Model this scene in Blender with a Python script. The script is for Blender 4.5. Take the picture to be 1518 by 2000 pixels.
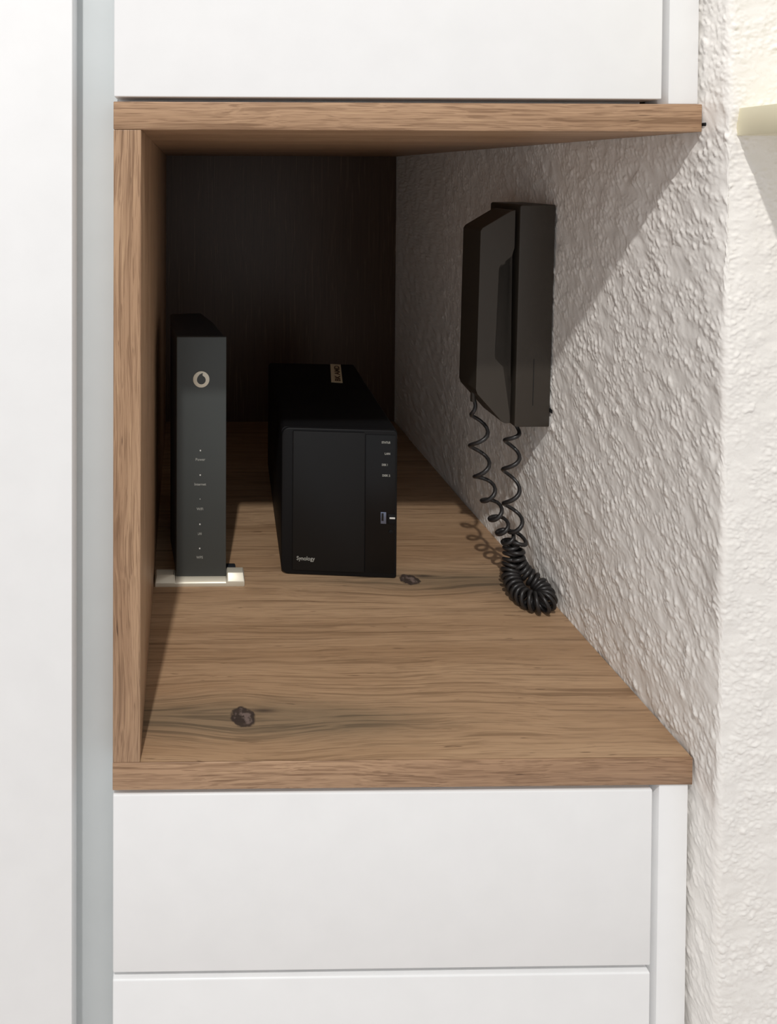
import bpy, bmesh, math, random
import numpy as np
from mathutils import Vector, Matrix
random.seed(4)
for o in list(bpy.data.objects): bpy.data.objects.remove(o)
SC = bpy.context.scene
COL = SC.collection
MM = .001

# ------------------------------------------------------------------ camera
cam_data = bpy.data.cameras.new('camera'); cam = bpy.data.objects.new('camera', cam_data); COL.objects.link(cam)
SC.camera = cam
cam_data.sensor_fit = 'VERTICAL'; cam_data.sensor_height = 36; cam_data.lens = 1200 / 2000 * 36
cam_data.shift_x = (759 - 375.66) / 2000; cam_data.shift_y = (356.93 - 1000) / 2000
cam_data.clip_start = .01
def rot_rows(rx, ry, rz):
    B = np.array([[1, 0, 0], [0, 0, -1], [0, 1, 0]], float)
    cx, sx, cy, sy, cz, sz = np.cos(rx), np.sin(rx), np.cos(ry), np.sin(ry), np.cos(rz), np.sin(rz)
    return np.array([[1, 0, 0], [0, cx, -sx], [0, sx, cx]]) @ np.array([[cy, 0, sy], [0, 1, 0], [-sy, 0, cy]]) @ np.array([[cz, -sz, 0], [sz, cz, 0], [0, 0, 1]]) @ B
Rr = rot_rows(.0136, -.0129, .0031)
M4 = Matrix.Identity(4)
for i in range(3):
    M4[i][0] = Rr[0][i]; M4[i][1] = -Rr[1][i]; M4[i][2] = -Rr[2][i]
M4.translation = Vector((.0482, -.41865, .40493))
cam.matrix_world = M4

# ------------------------------------------------------------------ world, lamp, exposure
w = bpy.data.worlds.new('world'); SC.world = w; w.use_nodes = True
w.node_tree.nodes['Background'].inputs[0].default_value = (.985, .99, 1.0, 1)
w.node_tree.nodes['Background'].inputs[1].default_value = .64
ld = bpy.data.lights.new('ceiling_lamp_light', 'POINT'); ld.energy = 86; ld.color = (1, .98, .95); ld.shadow_soft_size = .024
lamp = bpy.data.objects.new('ceiling_lamp_light', ld); COL.objects.link(lamp); lamp.location = (-.138, -1.05, 1.823)
SC.view_settings.view_transform = 'Standard'; SC.view_settings.look = 'None'
SC.view_settings.exposure = 0; SC.view_settings.gamma = 1; SC.view_settings.use_curve_mapping = False

# ------------------------------------------------------------------ node helpers
class V:
    def __init__(s, nt, sock): s.nt, s.s = nt, sock
    def _m(s, op, *a):
        n = s.nt.nodes.new('ShaderNodeMath'); n.operation = op
        for i, x in enumerate((s,) + a):
            if isinstance(x, V): s.nt.links.new(x.s, n.inputs[i])
            else: n.inputs[i].default_value = x
        return V(s.nt, n.outputs[0])
    def __add__(s, o): return s._m('ADD', o)
    def __sub__(s, o): return s._m('SUBTRACT', o)
    def __mul__(s, o): return s._m('MULTIPLY', o)
    def __truediv__(s, o): return s._m('DIVIDE', o)
    def sq(s): return s * s
    def gauss(s): return (s * -1.0)._m('EXPONENT')
    def step(s, lo, hi):
        n = s.nt.nodes.new('ShaderNodeMapRange'); n.interpolation_type = 'SMOOTHSTEP'
        s.nt.links.new(s.s, n.inputs[0]); n.inputs[1].default_value = lo; n.inputs[2].default_value = hi
        return V(s.nt, n.outputs[0])
def newmat(name):
    m = bpy.data.materials.new(name); m.use_nodes = True
    nt = m.node_tree; return m, nt, nt.nodes['Principled BSDF']
def noise(nt, x, y, z, scale=1., detail=3., rough=.5, dist=0.):
    c = nt.nodes.new('ShaderNodeCombineXYZ')
    for i, v in enumerate((x, y, z)):
        if isinstance(v, V): nt.links.new(v.s, c.inputs[i])
        else: c.inputs[i].default_value = v
    n = nt.nodes.new('ShaderNodeTexNoise'); n.inputs['Scale'].default_value = scale
    n.inputs['Detail'].default_value = detail; n.inputs['Roughness'].default_value = rough; n.inputs['Distortion'].default_value = dist
    nt.links.new(c.outputs[0], n.inputs['Vector'])
    return V(nt, n.outputs[0])
def coords(nt):
    t = nt.nodes.new('ShaderNodeTexCoord'); s = nt.nodes.new('ShaderNodeSeparateXYZ')
    nt.links.new(t.outputs['Object'], s.inputs[0])
    return [V(nt, s.outputs[i]) for i in range(3)]
def mixc(nt, fac, a, b):
    n = nt.nodes.new('ShaderNodeMix'); n.data_type = 'RGBA'
    if isinstance(fac, V): nt.links.new(fac.s, n.inputs[0])
    else: n.inputs[0].default_value = fac
    for i, c in ((6, a), (7, b)):
        if isinstance(c, (tuple, list)): n.inputs[i].default_value = (*c, 1)
        else: nt.links.new(c, n.inputs[i])
    return n.outputs[2]
def srgb(r, g, b):
    return tuple(((c / 255) / 12.92 if c / 255 <= .04045 else ((c / 255 + .055) / 1.055) ** 2.4) for c in (r, g, b))
def bump(nt, bsdf, h, strength, dist):
    b = nt.nodes.new('ShaderNodeBump'); b.inputs['Strength'].default_value = strength; b.inputs['Distance'].default_value = dist
    nt.links.new(h.s, b.inputs['Height']); nt.links.new(b.outputs[0], bsdf.inputs['Normal'])

def plastic(name, col, rough=.45, grain=0.0, metallic=0., coat=0., spec=.5, gscale=2500):
    m, nt, b = newmat(name)
    x, y, z = coords(nt)
    n = noise(nt, x, y, z, 35, 3)
    c2 = tuple(c * .93 for c in col)
    nt.links.new(mixc(nt, n, col, c2), b.inputs['Base Color'])
    b.inputs['Roughness'].default_value = rough; b.inputs['Metallic'].default_value = metallic
    b.inputs['Coat Weight'].default_value = coat; b.inputs['Coat Roughness'].default_value = .06
    b.inputs['Specular IOR Level'].default_value = spec
    if grain: bump(nt, b, noise(nt, x, y, z, gscale, 2), grain, .0003)
    return m

def oak(name, along='x', knots=(), marks=0., seed=0., lit=1.0, tones=((184, 150, 119), (164, 130, 101), (116, 86, 62))):
    """grain runs along one axis; knots = [(u, v, radius)] in the plane of the face"""
    m, nt, b = newmat(name)
    X = dict(zip('xyz', coords(nt)))
    u = X[along]; others = [a for a in 'xyz' if a != along]
    v, t = X[others[0]], X[others[1]]
    halo = None; core = None; crack = None
    for (ku, kv, kr, left, right) in knots:
        du = u - ku; dv = v - kv
        g = ((du / (kr * 4.2)).sq() + (dv / (kr * 2.2)).sq()).gauss()
        # grain lines are pushed apart around the knot
        v = v - (dv * g * .62)
        gh = ((du / (kr * 7.5)).sq() + (dv / (kr * 1.5)).sq()).gauss()
        gl = (((du + kr * 9) / (kr * 9)).sq() + (dv / (kr * 1.1)).sq()).gauss() * left
        gr = (((du - kr * 6) / (kr * 6)).sq() + ((dv + kr * .35) / (kr * 1.1)).sq()).gauss() * right
        hh = gh * .75 + gl + gr
        wob = noise(nt, u * 1.0, dv * 1.0, 3.1, 160, 2) - .5
        rr = ((du + dv * .30) / (kr * .84)).sq() + ((dv - du * .18) / (kr * .78)).sq() + wob * 1.3
        cc = rr.step(1.1, .7)
        tail = (((du - kr * 1.35) / (kr * .9)).sq() + ((dv - kr * .45) / (kr * .18)).sq()).gauss() * .8
        inner = noise(nt, du, dv * 1.0, 8.7, 170, 3).step(.46, .60) * rr.step(.7, .3)
        halo = hh if halo is None else halo + hh
        core = cc + tail if core is None else core + cc + tail
        crack = inner if crack is None else crack + inner
    s = seed
    warp = (noise(nt, u * 5.0, v * 16.0, t * 16.0 + s, 1, 3) - .5) * .016
    vv = v + warp; tt = t + warp * .6
    broad = noise(nt, u * 2.0, vv * 30, tt * 30 + s, 1, 4, .6)
    lines = noise(nt, u * 4.0, vv * 330, tt * 330 + s * 3, 1, 4, .6)
    fine = noise(nt, u * 26, vv * 1100, tt * 1100 + s * 5, 1, 2, .6)
    dash = noise(nt, u * 40, vv * 520, tt * 520 + s * 7, 1, 2, .5).step(.70, .77)
    lightf = noise(nt, u * 9, vv * 500, tt * 500 + s * 2, 1, 2, .5).step(.60, .72)
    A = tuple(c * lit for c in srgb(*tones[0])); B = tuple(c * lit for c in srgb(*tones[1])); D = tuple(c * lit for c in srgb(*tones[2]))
    c = mixc(nt, broad.step(.32, .68), B, A)
    c = mixc(nt, lines.step(.50, .33) * .60, c, D)
    c = mixc(nt, fine.step(.52, .38) * .34, c, D)
    if marks:
        mk = noise(nt, u * 34, vv * 850, tt * 850 + s * 9, 1, 2, .5).step(.56, .64)
        c = mixc(nt, mk * marks, c, D)
    c = mixc(nt, lightf * .25, c, tuple(q * lit for q in srgb(214, 180, 142)))
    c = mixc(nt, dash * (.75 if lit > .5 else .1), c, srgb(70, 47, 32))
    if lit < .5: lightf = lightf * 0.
    if halo is not None:
        hs = (halo._m('MINIMUM', 1.0)) * .62
        c = mixc(nt, hs, c, srgb(118, 104, 84))
        c = mixc(nt, hs * lines.step(.53, .42) * .8, c, srgb(78, 68, 56))
        c = mixc(nt, core._m('MINIMUM', 1.0) * .92, c, srgb(52, 44, 42))
        c = mixc(nt, crack._m('MINIMUM', 1.0) * .6, c, srgb(138, 120, 112))
    nt.links.new(c, b.inputs['Base Color'])
    b.inputs['Roughness'].default_value = .42
    b.inputs['Specular IOR Level'].default_value = .35
    bump(nt, b, lines * .6 + fine * .4, .12, .0006)
    return m

# ------------------------------------------------------------------ mesh helpers (all sizes in mm)
def link(name, me, mat=None, parent=None, loc=None, rot=None):
    o = bpy.data.objects.new(name, me); COL.objects.link(o)
    if mat is not None: me.materials.append(mat)
    if parent is not None: o.parent = parent
    if loc is not None: o.location = [c * MM for c in loc]
    if rot is not None: o.rotation_euler = rot
    return o
def tag(o, label=None, cat=None, group=None, kind=None):
    if label: o['label'] = label
    if cat: o['category'] = cat
    if group: o['group'] = group
    if kind: o['kind'] = kind
    return o
def empty(name, loc, label, cat, rz=0., group=None):
    o = bpy.data.objects.new(name, None); COL.objects.link(o); o.location = [c * MM for c in loc]; o.rotation_euler = (0, 0, rz)
    o.empty_display_size = .02
    return tag(o, label, cat, group)
def finish(bm, name, mat, parent=None, bevel=0., seg=2, smooth=True, loc=None, rot=None, angle=40):
    if bevel:
        bmesh.ops.recalc_face_normals(bm, faces=bm.faces)
        es = [e for e in bm.edges if len(e.link_faces) == 2 and e.calc_face_angle(0) > math.radians(25)]
        bmesh.ops.bevel(bm, geom=es, offset=bevel * MM, segments=seg, affect='EDGES', profile=.5, clamp_overlap=True)
    bmesh.ops.recalc_face_normals(bm, faces=bm.faces)
    me = bpy.data.meshes.new(name); bm.to_mesh(me); bm.free()
    if smooth:
        for p in me.polygons: p.use_smooth = True
        me.set_sharp_from_angle(angle=math.radians(angle))
    return link(name, me, mat, parent, loc, rot)
def box(bm, x0, x1, y0, y1, z0, z1):
    vs = [bm.verts.new((x * MM, y * MM, z * MM)) for x in (x0, x1) for y in (y0, y1) for z in (z0, z1)]
    for f in ((0, 1, 3, 2), (4, 6, 7, 5), (0, 4, 5, 1), (2, 3, 7, 6), (0, 2, 6, 4), (1, 5, 7, 3)):
        bm.faces.new([vs[i] for i in f])
def prism(bm, poly, h0, h1, axis='z', inset1=None):
    """extrude a 2D polygon; axis z: poly=(x,y); axis y: poly=(x,z)"""
    def P(p, h): return (p[0] * MM, p[1] * MM, h * MM) if axis == 'z' else (p[0] * MM, h * MM, p[1] * MM)
    p1 = inset1 or poly
    a = [bm.verts.new(P(p, h0)) for p in poly]; b = [bm.verts.new(P(p, h1)) for p in p1]
    bm.faces.new(a); bm.faces.new(b[::-1]); n = len(a)
    for i in range(n): bm.faces.new([a[i], b[i], b[(i + 1) % n], a[(i + 1) % n]])
def mkbox(name, mat, parent, dims, bevel=.6, seg=2, **k):
    bm = bmesh.new(); box(bm, *dims); return finish(bm, name, mat, parent, bevel, seg, **k)
def rrect(w, h, r, n=5, cx=0, cy=0, rs=None):
    rs = rs or (r, r, r, r); pts = []
    for (sx, sy, a0), rr in zip(((1, 1, 0), (-1, 1, 90), (-1, -1, 180), (1, -1, 270)), rs):
        for i in range(n + 1):
            a = math.radians(a0 + 90 * i / n)
            pts.append((cx + sx * (w / 2 - rr) + rr * math.cos(a), cy + sy * (h / 2 - rr) + rr * math.sin(a)))
    return pts
def cyl_y(bm, cx, cz, r, y0, y1, n=24):
    prism(bm, [(cx + r * math.cos(2 * math.pi * i / n), cz + r * math.sin(2 * math.pi * i / n)) for i in range(n)], y0, y1, 'y')
def text(name, body, size, mat, parent, loc, rot=(math.pi / 2, 0, 0), align='CENTER', width=None, bold=0., sx=1.):
    cu = bpy.data.curves.new(name, 'FONT'); cu.body = body; cu.size = size * MM; cu.align_x = align; cu.align_y = 'CENTER'
    cu.extrude = .05 * MM; cu.offset = bold * MM; cu.resolution_u = 3
    tmp = bpy.data.objects.new('tmp', cu); COL.objects.link(tmp)
    bpy.context.view_layer.update()
    me = bpy.data.meshes.new_from_object(tmp.evaluated_get(bpy.context.evaluated_depsgraph_get()))
    bpy.data.objects.remove(tmp)
    me.name = name
    o = link(name, me, None, parent, loc, rot); me.materials.clear(); me.materials.append(mat)
    if width:
        xs = [v.co.x for v in me.vertices]; k = width * MM / (max(xs) - min(xs))
        for v in me.vertices: v.co.x *= k
    return o

# ------------------------------------------------------------------ materials
M_white = plastic('white_lacquer', srgb(249, 249, 249), .32, .02, spec=.5)
M_side = plastic('grey_side_panel', srgb(217, 222, 223), .5)
M_cream = plastic('cream_shelf_board', srgb(239, 232, 203), .45)
M_carcass = plastic('carcass_board', srgb(176, 168, 158), .6)
M_oakx = oak('oak_lengthwise', 'x', seed=1.3)
M_oakt = oak('oak_front_edge', 'x', seed=4.7, marks=.5)
M_oakz = oak('oak_upright', 'z', seed=7.9, marks=.5)
M_floorboard = oak('oak_knotty_board', 'x', knots=[(.0932, .0340, .0118, .8, .8), (.2748, .188, .0115, .1, .7)], seed=2.2, tones=((183, 151, 119), (164, 132, 101), (116, 90, 66)))
M_back = oak('oak_back_panel_shaded', 'z', seed=11.1, lit=.35, tones=((120, 92, 72), (112, 84, 64), (96, 72, 54)))  # oak darkened: the deep shade of the niche is put into the colour
M_router = plastic('dark_grey_plastic', srgb(66, 70, 69), .5, .15)
M_routerside = plastic('router_side_plastic', srgb(34, 38, 44), .55, .1)
M_black = plastic('black_plastic', srgb(13, 13, 15), .55, .1, spec=.25)
M_nasfront = plastic('black_satin_panel', srgb(17, 17, 18), .5, .05, spec=.3)
M_gloss = plastic('gloss_black_strip', srgb(10, 10, 12), .35, spec=.3)
M_silver = plastic('champagne_metal', srgb(226, 219, 200), .38, 0, metallic=.25)
M_print = plastic('grey_print', srgb(165, 165, 158), .6)
M_printw = plastic('white_print', srgb(215, 215, 210), .6)
M_phone = plastic('dark_brown_plastic', srgb(56, 50, 43), .5, .25)
M_phoned = plastic('grip_recess_black', srgb(14, 13, 13), .6)
M_cord = plastic('cord_rubber', srgb(40, 38, 38), .38)
M_label = plastic('paper_label', srgb(222, 205, 172), .7)
M_ink = plastic('brown_ink', srgb(78, 52, 24), .7)

def plaster_mat():
    m, nt, b = newmat('rough_white_plaster')
    x, y, z = coords(nt)
    n = noise(nt, x, y, z, 9, 3); n2 = noise(nt, x, y, z, 420, 3, .6)
    c = mixc(nt, n, srgb(245, 241, 235), srgb(241, 238, 234))
    c = mixc(nt, n2.step(.42, .25) * .25, c, srgb(212, 202, 190))
    nt.links.new(c, b.inputs['Base Color']); b.inputs['Roughness'].default_value = .55
    b.inputs['Specular IOR Level'].default_value = .4
    bump(nt, b, n2 + noise(nt, x, y, z, 1300, 2) * .4, .22, .0006)
    return m
M_plaster = plaster_mat()
def floor_mat():
    m, nt, b = newmat('room_floor_laminate')
    x, y, z = coords(nt)
    n = noise(nt, x * 3, y * 40, z, 1, 4)
    nt.links.new(mixc(nt, n, srgb(226, 218, 212), srgb(216, 206, 200)), b.inputs['Base Color']); b.inputs['Roughness'].default_value = .4
    return m

# ------------------------------------------------------------------ the setting: plastered wall with its outer corner
FLOOR_Z = -750.; TOP_Z = 1850.
def band_noise(n, px, l0, l1, ax=1., az=1., seed=0):
    r = np.random.RandomState(seed); f = np.fft.fft2(r.randn(n, n))
    k = np.fft.fftfreq(n, px); kx, kz = np.meshgrid(k, k); kk = np.hypot(kx * ax, kz * az) + 1e-9
    lc = 1 / kk; m = np.exp(-((np.log(lc) - np.log((l0 * l1) ** .5)) / (.5 * np.log(l1 / l0))) ** 2)
    o = np.real(np.fft.ifft2(f * m)); return o / o.std()
def sm(x, a, b):
    t = np.clip((x - a) / (b - a), 0, 1); return t * t * (3 - 2 * t)
N, PX = 1024, .6
def tile(ax, az, seed, fine=1., k=1.):
    n1 = band_noise(N, PX, 5, 15, ax, az, seed); n2 = band_noise(N, PX, 2.6, 6.0, ax, az * 1.3, seed + 1)
    n3 = band_noise(N, PX, 14, 40, 1, 1, seed + 2); n4 = band_noise(N, PX, 1.7, 3.4, ax, az, seed + 3); n5 = band_noise(N, PX, 25, 80, 1, 1, seed + 4)
    n6 = band_noise(N, PX, 4, 12, ax, az * 1.6, seed + 5)
    ridge = np.exp(-(n1 / .20) ** 2) * sm(n3, -.7, .7)
    blob = sm(n2, .1, 2.2) * sm(n5, -1.6, .4)
    slug = sm(n6, 1.1, 1.9) * sm(n3, -.5, 1.)
    return k * (.38 * ridge + .62 * blob + .55 * slug + .16 * n3 + .075 * fine * n4 * sm(n5, -2., 1.) + .07 * n1)
T_side = tile(.95, 2.0, 11, 1.2, 1.28); T_front = tile(1.85, 1.1, 31, 2.0, 1.0)
T_low = band_noise(N, PX, 120, 400, 1, 1, 77)
def samp(T, s, z):
    a = (s / PX) % N; b = (z / PX) % N; i = np.floor(a).astype(int); j = np.floor(b).astype(int); fa = a - i; fb = b - j
    i1 = (i + 1) % N; j1 = (j + 1) % N; i %= N; j %= N
    return T[j, i] * (1 - fa) * (1 - fb) + T[j, i1] * fa * (1 - fb) + T[j1, i] * (1 - fa) * fb + T[j1, i1] * fa * fb
def wall_x(y):
    return 404.0 - .026 * min(max(y, 0), 335)
YC = -21.; RC = 4.
prof = []   # (x, y, nx, ny, s, side weight)
ys = list(np.arange(600, 400, -4.)) + list(np.arange(400, 200, -1.1)) + list(np.arange(200, YC + RC, -.8))
s = 0.; last = None
for yv in ys: prof.append((wall_x(yv), yv, -1., 0., 1.))
for a in np.linspace(0, 90, 15): 
    r = math.radians(a); prof.append((404 + RC - RC * math.cos(r), YC + RC - RC * math.sin(r), -math.cos(r), -math.sin(r), 1 - a / 90))
for xv in list(np.arange(404 + RC + .8, 475, .8)) + list(np.arange(475, 560, 2.)) + list(np.arange(560, 1300, 20.)): prof.append((xv, YC, 0., -1., 0.))
prof = np.array(prof)
S = np.concatenate([[0], np.cumsum(np.hypot(np.diff(prof[:, 0]), np.diff(prof[:, 1])))])
zs = np.array(list(np.arange(FLOOR_Z, -230, 12.)) + list(np.arange(-230, 560, .8)) + list(np.arange(560, TOP_Z + 12, 12.)))
SS, ZZ = np.meshgrid(S, zs)
Wd = np.broadcast_to(prof[:, 4], SS.shape)
Hh = Wd * samp(T_side, SS + .35 * ZZ, ZZ) + (1 - Wd) * samp(T_front, SS + 50, ZZ) - .35
# smoother plaster on the upper, shaded stretch near the corner edge
cornerw = np.exp(-((prof[:, 1] - YC) / 9.) ** 2) * np.exp(-(np.maximum(prof[:, 0] - 408, 0) / 9.) ** 2)
Hh = Hh + samp(T_low, SS * 0 + 100, ZZ) * 1.6 * np.broadcast_to(cornerw, SS.shape) + .5 * samp(T_low, SS + 300, ZZ)
# plaster stays clear of the cupboard ends beside it
PXv = prof[:, 0] + prof[:, 2] * Hh; PYv = prof[:, 1] + prof[:, 3] * Hh
co = np.stack([PXv, PYv, ZZ], -1).reshape(-1, 3) * MM
nr, nc = SS.shape
idx = np.arange(nr * nc).reshape(nr, nc)
q = np.stack([idx[:-1, :-1], idx[:-1, 1:], idx[1:, 1:], idx[1:, :-1]], -1).reshape(-1, 4)
me = bpy.data.meshes.new('wall_right')
me.vertices.add(len(co)); me.vertices.foreach_set('co', co.ravel().astype(np.float32))
me.loops.add(q.size); me.loops.foreach_set('vertex_index', q.ravel().astype(np.int32))
me.polygons.add(len(q)); me.polygons.foreach_set('loop_start', np.arange(0, q.size, 4, dtype=np.int32)); me.polygons.foreach_set('loop_total', np.full(len(q), 4, dtype=np.int32))
me.update(calc_edges=True); me.validate()
me.polygons.foreach_set('use_smooth', np.ones(len(q), dtype=bool))
tag(link('wall_right', me, M_plaster), kind='structure')

mkb = lambda name, mat, dims: tag(mkbox(name, mat, None, dims, 0, smooth=False), kind='structure')
mkb('floor', floor_mat(), (-1600, 1400, -2600, 620, FLOOR_Z - 20, FLOOR_Z))
mkb('wall_back', M_plaster, (-1600, 402, 612, 640, FLOOR_Z, TOP_Z))

# ------------------------------------------------------------------ oak niche
D = 590.; H = 435.2; T = 19.
def board_poly(x0=0., y0=0., y1=D):
    return [(x0, y0), (wall_x(0) - .6, y0), (wall_x(335) - .2, 335), (wall_x(335) - .2, y1), (x0, y1)]
niche = empty('oak_shelf_niche', (0, 0, 0), 'open knotty oak shelf compartment between the white cupboard above and the drawers below', 'shelf')
bm = bmesh.new(); prism(bm, board_poly(), -T, 0); finish(bm, 'bottom_board', M_floorboard, niche, .7)
bm = bmesh.new(); prism(bm, board_poly(), H, H + T); finish(bm, 'top_board', M_oakt, niche, .7)
for (z0, z1, mt) in ((-T, .05, M_oakt), (H, H + T, M_oakt)):
    mkbox('edge_band', mt, niche, (0, wall_x(0) - .6, -1.2, 0, z0, z1), 1.0, 3)
mkbox('edge_band', M_oakz, niche, (.1, T - .1, -1.0, .3, .12, H - .12), .7, 3)
mkbox('side_panel', M_oakz, niche, (.1, T, .3, D, .05, H - .05), .3)
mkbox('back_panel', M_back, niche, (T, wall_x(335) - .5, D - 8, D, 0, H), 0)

# ------------------------------------------------------------------ white cupboard above
up = empty('upper_cupboard', (0, 0, H + T), 'white lacquered cupboard standing on the top oak board', 'cupboard')
mkbox('carcass', M_white, up, (1, 376, 20.5, 585, .1, 1380), 0)
mkbox('door', M_white, up, (.2, 376.2, 0, 19, 3.4, 1100), .8, 3)
mkbox('filler_strip', M_white, up, (380.8, 401.2, 0, 22, .1, 1380), .5)
# ------------------------------------------------------------------ drawer unit below
lo = empty('drawer_unit', (0, 0, FLOOR_Z), 'white lacquered drawer unit carrying the bottom oak board', 'drawer unit')
zz = -FLOOR_Z
mkbox('carcass', M_white, lo, (1, 376, 20.5, 585, 0, zz - T - .1), 0)
mkbox('drawer_front', M_white, lo, (.2, 376.4, 0, 19, zz - 148.3, zz - 23.4), 1.0, 3)
mkbox('drawer_front', M_white, lo, (.2, 376.4, 0, 19, zz - 420, zz - 153.4), 1.0, 3)
mkbox('filler_strip', M_white, lo, (380.8, 401.2, 0, 22, 0, zz - T - .1), .5)
# ------------------------------------------------------------------ tall cupboard at the left
tall = empty('tall_cupboard', (-28, 0, FLOOR_Z), 'tall white cupboard with one full-height door left of the oak compartment', 'cupboard')
mkbox('door', M_white, tall, (-580, 0, 0, 19, 40, 2500), .8, 3)
mkbox('carcass', M_white, tall, (-580, -2, 20, 585, 0, 2550), 0)
f = mkbox('filler_panel', M_side, tall, (-1.9, 27.8, 27, 46, 0, 2550), .4); f['label'] = 'light grey recessed filler panel'

# ------------------------------------------------------------------ cream shelf on the other wall face
sh = empty('cream_wall_shelf', (411, -20, 431.5), 'cream shelf board jutting from the bright wall at the upper right', 'shelf')
mkbox('board', M_cream, sh, (0, 400, -170, 1.5, 0, 18), .5)
bm = bmesh.new(); cyl_y(bm, 0, 0, 1.2, 0, 3, 12)
tag(finish(bm, 'nail', M_black, None, .3, 1, loc=(404.4, -3.2, 440.3)), 'tiny dark nail head in the plaster at the right end of the top oak board', 'nail')

# ------------------------------------------------------------------ modem router
ro = empty('internet_router', (66, 186, 0), 'tall dark grey upright router with silver ring emblem on a pale metal foot', 'router')
ROT = math.radians(8)
def rp(x, y):   # rotate about the front centre line
    return (x * math.cos(ROT) - y * math.sin(ROT), x * math.sin(ROT) + y * math.cos(ROT))
def tower(bm, w0, w1, d0, d1, z0, z1, lean=0.):
    a = []
    fr = [rp(-w0 / 2 + .0, 0), rp(w0 / 2, 0), rp(w0 / 2 - 1, d0 * .55), rp(w1 / 2, d0), rp(-w1 / 2, d0), rp(-w0 / 2 + 1, d0 * .55)]
    # keep the front face square to the opening, as it stands in the photograph
    fr[0] = (-w0 / 2, 0); fr[1] = (w0 / 2, 0)
    top = [(p[0] + lean, p[1]) for p in fr]
    prism(bm, fr, z0, z1, 'z', top)
bm = bmesh.new(); tower(bm, 49.2, 36, 108, 0, 7.2, 243.5, -.5)
finish(bm, 'housing', M_routerside, ro, 1.6, 3)
bm = bmesh.new(); prism(bm, [(-24.8, 7), (24.6, 7), (24.2, 245), (-25.0, 245)], -2.2, 2.6, 'y')
front = finish(bm, 'front_panel', M_router, ro, 1.0, 3)
# ring emblem: silver disc with a dark drop-shaped centre
def disc(cx, cz, r, n=40): return [(cx + r * math.cos(2 * math.pi * i / n), cz + r * math.sin(2 * math.pi * i / n)) for i in range(n)]
ex, ez = -.6, 203.2
bm = bmesh.new(); prism(bm, disc(ex, ez, 8.1), -2.9, -2.1, 'y'); em = finish(bm, 'emblem', M_silver, ro, .25, 2)
em['label'] = 'silver ring emblem'
R0 = 4.3; pts = [(ex + .1 + R0 * math.cos(math.radians(a)), ez - .5 + R0 * math.sin(math.radians(a))) for a in range(168, 405, 9)]
pts += [(ex + 2.4, ez + 3.1), (ex + 1.5, ez + 3.7), (ex + 1.2, ez + 4.7), (ex + 1.7, ez + 6.3), (ex + .2, ez + 5.9), (ex - 1.6, ez + 4.9), (ex - 3.1, ez + 3.1), (ex - 3.9, ez + 1.5)]
bm = bmesh.new(); prism(bm, pts, -3.05, -2.5, 'y'); finish(bm, 'emblem_centre', M_router, em, 0)
def zpx(py): return 404.93 - (py - 340.6) * 602.5 / 1200
for py, body, wd in ((901, 'Power', 9.5), (950, 'Internet', 11.5), (999, 'WiFi', 6.5), (1048, 'LAN', 3.6), (1095, 'WPS', 6.5)):
    text('lettering', body, 3.6, M_print, ro, (-.9 - (py - 740) * .002, -2.3, zpx(py)), width=wd, bold=.05)
for py in (883, 931.5, 979, 1029, 1077):
    bm = bmesh.new(); cyl_y(bm, -.9 - (py - 740) * .002, zpx(py), .75 if py != 979 else .4, -2.5, -2, 12); finish(bm, 'indicator_light', M_printw, ro, 0)
# foot: rounded metal bar across the front with a notch for the housing, plus a flat sole
foot_prof = [(-45.3, 0), (42.0, 0), (42.6, .8), (42.6, 9.4), (41.8, 10.3), (26.5, 10.3), (25.0, 9.0), (24.6, 7.2), (-25.4, 7.2), (-25.8, 7.8), (-27.2, 8.6), (-44.4, 8.6), (-45.3, 7.8)]
foot_front = [(x, z if z < 2 else (z - 1) * .55) for x, z in foot_prof]
bm = bmesh.new(); prism(bm, foot_front, -7.0, -1.5, 'y', foot_prof); prism(bm, foot_prof, -1.5, 7, 'y'); bmesh.ops.remove_doubles(bm, verts=bm.verts, dist=1e-6); ft = finish(bm, 'foot', M_silver, ro, .5, 2)
ft['label'] = 'pale champagne metal foot'
mkbox('sole', M_routerside, ro, (-24, 24, 5.4, 96, .2, 7.4), 1)
mkbox('rear_bar', M_routerside, ro, (20, 36, 16, 24, 0, 4), 1.5)

# ------------------------------------------------------------------ network storage box
NR = -math.radians(4.2)
nas = empty('network_drive_box', (147.3, 197.5, 0), 'black two-bay network drive box with a paper label on its top', 'network storage', NR)
W0, H0, D0 = 115.2, 149.5, 214
bm = bmesh.new(); prism(bm, rrect(W0, H0 - 2, 6, 5, W0 / 2, 2 + (H0 - 2) / 2, (3, 5, 9, 3)), 3.2, D0, 'y'); finish(bm, 'housing', M_black, nas, .8, 2)
bm = bmesh.new(); prism(bm, rrect(W0, H0 - .4, 6, 6, W0 / 2, .4 + (H0 - .4) / 2, (4, 8, 8, 3)), 0, 3.8, 'y'); finish(bm, 'front_frame', M_black, nas, 1.4, 3)
bm = bmesh.new(); prism(bm, rrect(71.5, 141, 1, 2, 11.3 + 35.75, 6 + 70.5), -1.6, .6, 'y'); finish(bm, 'front_panel', M_nasfront, nas, .6, 2)
mkbox('control_strip', M_gloss, nas, (83.6, 113, -.7, 1, 6, 145), .5)
for x in (12, 100):
    for y in (14, 198):
        bm = bmesh.new(); prism(bm, disc(x, y, 6, 16), 0, 2.4); finish(bm, 'rubber_foot', M_phoned, nas, .4, 1)
def nz(py): return 404.93 - (py - 340.6) * 613 / 1200
def nxp(px): return (px - 549) / (770 - 549) * W0
text('lettering', 'Synology', 5.6, M_print, nas, (nxp(596), -1.75, nz(1098)), width=18.2, bold=.09)
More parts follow.
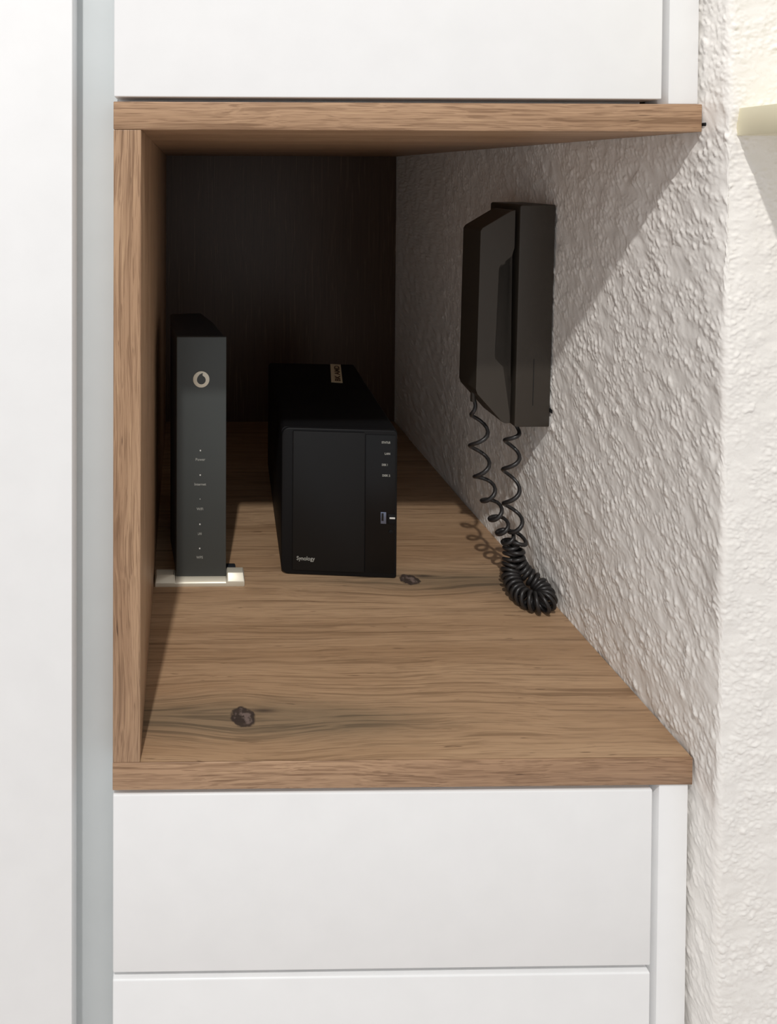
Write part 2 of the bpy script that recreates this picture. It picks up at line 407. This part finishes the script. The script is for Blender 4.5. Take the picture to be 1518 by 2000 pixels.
for body, px, py, wd in (('STATUS', 747.5, 864, 8.4), ('LAN', 750.5, 886, 5.2), ('DISK 1', 745.8, 908, 5.6), ('DISK 2', 748.5, 929, 7.6)):
    text('lettering', body, 2.9, M_print, nas, (nxp(px), -.8, nz(py)), width=wd, bold=.08)
pw = mkbox('power_button', M_black, nas, (nxp(752), nxp(767), -1.5, 0, nz(1024), nz(1005)), 1.2, 3)
mkbox('button_mark', M_printw, pw, (nxp(755), nxp(765.5), -1.7, -1.3, nz(1013.5), nz(1010)), .2)
M_usb = plastic('port_metal_glint', srgb(120, 128, 150), .35, metallic=.6)  # bluish tint paints the glint on the port into its colour
us = mkbox('usb_port', M_usb, nas, (nxp(738.5), nxp(749), -1.1, 0, nz(1024), nz(1001)), .3)
mkbox('port_slot', M_phoned, us, (nxp(740), nxp(744), -1.3, -.9, nz(1018), nz(1003)), .1)
bm = bmesh.new(); cyl_y(bm, nxp(758), nz(1040), 2.2, -1.2, 0, 20); finish(bm, 'copy_button', M_black, nas, .4, 2)
st = empty('paper_label', (243, 360, H0 + .15), 'beige paper label stuck on top of the black network drive box', 'label', -math.radians(12.5))
mkbox('paper', M_label, st, (-6.8, 6.8, -30, 44, 0, .25), 0)
text('lettering', 'BK AMD', 9, M_ink, st, (1.6, 6, .28), (0, 0, math.pi / 2), width=62, bold=.35)

# ------------------------------------------------------------------ wall telephone
ph = empty('wall_telephone', (399, 165, 164), 'dark brown wall telephone with handset and coiled cord hung on the rough plaster', 'telephone')
def L(x, z): return (x - 399, z - 164)
bm = bmesh.new(); prism(bm, [L(365, 164.4), L(365, 375.8), L(366.4, 377.4), L(398.6, 377.4), L(398.6, 164), L(366.5, 164)], -3, 54, 'y')
# front faces leans back slightly at the top
for v in bm.verts: v.co.y -= (v.co.z / MM) * .030 * MM
finish(bm, 'base', M_phone, ph, 2.2, 3)
bm = bmesh.new(); prism(bm, [L(381.5, 185), L(381.5, 230), L(382.2, 230), L(382.2, 185)], -3.15, -1, 'y')
for v in bm.verts: v.co.y -= (v.co.z / MM) * .030 * MM
finish(bm, 'seam', M_phoned, ph, 0)
bm = bmesh.new(); prism(bm, [L(358.6, 172), L(358.6, 368), L(365.6, 368), L(365.6, 172)], 12, 30, 'y')
for v in bm.verts: v.co.y -= (v.co.z / MM) * .030 * MM
finish(bm, 'cradle', M_phoned, ph, .5)
hs = [(360.2, 372.5), (356, 371.5), (329.5, 355.5), (327.6, 352.5), (326.7, 200.5), (328.3, 196), (352.5, 169.2), (355.5, 167.9), (360.2, 167.9),
      (360.2, 206), (359.5, 213), (352, 222), (344, 230), (343.3, 234), (345.2, 317.5), (347, 321), (351, 321.5), (352, 325), (358.5, 330), (360.2, 336)]
bm = bmesh.new()
# the handset: outline extruded across its width, split so that the concave outline closes cleanly
prism(bm, [L(*p) for p in hs[::-1]], -3.5, 33, 'y')
bmesh.ops.triangulate(bm, faces=[f for f in bm.faces if len(f.verts) > 4])
for v in bm.verts: v.co.y -= (v.co.z / MM) * .030 * MM
me = bpy.data.meshes.new('handset'); bmesh.ops.recalc_face_normals(bm, faces=bm.faces); bm.to_mesh(me); bm.free()
hd = link('handset', me, M_phone, ph)
bv = hd.modifiers.new('bevel', 'BEVEL'); bv.width = .0014; bv.segments = 2; bv.limit_method = 'ANGLE'; bv.angle_limit = math.radians(20)
bm = bmesh.new(); cyl_y(bm, *L(400.3, 179.5), 2.0, -4.5, 2, 14); finish(bm, 'line_plug', M_black, ph, .5)

def catmull(P, n):
    P = np.array(P, float); P = np.vstack([2 * P[0] - P[1], P, 2 * P[-1] - P[-2]]); out = []
    for i in range(1, len(P) - 2):
        for t in np.linspace(0, 1, n, endpoint=False):
            a, b, c, d = P[i - 1:i + 3]
            out.append(.5 * ((2 * b) + (-a + c) * t + (2 * a - 5 * b + 4 * c - d) * t * t + (-a + 3 * b - 3 * c + d) * t ** 3))
    out.append(P[-2]); return np.array(out)
# centre line: (x, y, z, coil radius, pitch)
cl = [(334.6, 183, 186, .1, 30), (336.5, 182, 177, 1.5, 30), (339.3, 181, 162, 7.6, 33), (340.5, 181, 130, 8.2, 31), (345, 180, 104, 8.0, 26), (353.5, 180, 78, 7.8, 20), (363, 180, 57, 7.2, 14),
      (371, 178, 41, 6.6, 7), (370, 174, 28, 7.0, 5.0), (366, 168, 16, 7.4, 4.7), (366.5, 155, 9.8, 7.4, 4.6), (371, 144, 9.6, 7.4, 4.6), (380, 139.5, 10, 7.4, 4.7), (388, 146, 11, 7.4, 4.7),
      (388, 158, 14, 7.0, 4.8), (380, 167, 20, 6.8, 4.8), (374, 171, 29, 6.8, 5), (374, 174, 39, 6.8, 7), (377.5, 177, 50, 7.4, 16), (373, 178, 70, 7.6, 30), (371.0, 178, 98, 7.4, 34), (370.8, 178, 125, 7.2, 30), (372, 178, 146, 6.4, 24), (374.5, 178, 158, 3, 20), (376, 178, 165.5, .1, 20)]
C = catmull(cl, 60)
p = C[:, :3]; seg = np.diff(p, axis=0); ln = np.linalg.norm(seg, axis=1)
tan = np.vstack([seg / ln[:, None], seg[-1:] / ln[-1]])
nrm = np.zeros_like(p); nv = np.array([1., 0, 0]); nv -= tan[0] * nv.dot(tan[0])
for i in range(len(p)):
    nv = nv - tan[i] * nv.dot(tan[i]); nv /= np.linalg.norm(nv); nrm[i] = nv
phase = np.concatenate([[0], np.cumsum(2 * np.pi * ln / C[:-1, 4])])
tot = phase[-1]; ph_s = np.arange(0, tot, 2 * np.pi / 14)
def itp(a): return np.interp(ph_s, phase, a)
pc = np.stack([itp(p[:, k]) for k in range(3)], -1); tn = np.stack([itp(tan[:, k]) for k in range(3)], -1); tn /= np.linalg.norm(tn, axis=1)[:, None]
nn = np.stack([itp(nrm[:, k]) for k in range(3)], -1); nn -= tn * (nn * tn).sum(1)[:, None]; nn /= np.linalg.norm(nn, axis=1)[:, None]
bb = np.cross(tn, nn); rr = itp(C[:, 3])
hel = pc + rr[:, None] * (np.cos(ph_s)[:, None] * nn + np.sin(ph_s)[:, None] * bb)
hel[:, 2] = np.maximum(hel[:, 2], 2.0)
lim = np.array([wall_x(v) for v in hel[:, 1]]) - 3.2; hel[:, 0] = np.minimum(hel[:, 0], lim)
def tube(path, r, n=8):
    d = np.gradient(path, axis=0); d /= np.linalg.norm(d, axis=1)[:, None]
    nv = np.array([0., 0, 1.]) if abs(d[0][2]) < .9 else np.array([1., 0, 0]); V_, F_ = [], []
    for i in range(len(path)):
        nv = nv - d[i] * nv.dot(d[i]); nv /= np.linalg.norm(nv); b = np.cross(d[i], nv)
        for k in range(n):
            a = 2 * math.pi * k / n; V_.append(path[i] + r * (math.cos(a) * nv + math.sin(a) * b))
    for i in range(len(path) - 1):
        for k in range(n): F_.append((i * n + k, i * n + (k + 1) % n, (i + 1) * n + (k + 1) % n, (i + 1) * n + k))
    F_.append(tuple(range(n))[::-1]); F_.append(tuple(range((len(path) - 1) * n, len(path) * n)))
    return V_, F_
Vv, Ff = tube(hel - np.array([399, 165, 164]), 1.85)
me = bpy.data.meshes.new('coiled_cord'); me.from_pydata([tuple(v * MM) for v in Vv], [], Ff)
for pl in me.polygons: pl.use_smooth = True
link('coiled_cord', me, M_cord, ph)
for (x, y, z0, z1) in ((334.8, 183, 181, 193), (375, 178, 160, 168)):
    bm = bmesh.new(); prism(bm, disc(0, 0, 2.6, 14), 0, z1 - z0); finish(bm, 'cord_collar', M_phone, ph, .5, loc=(x - 399, y - 165, z0 - 164))
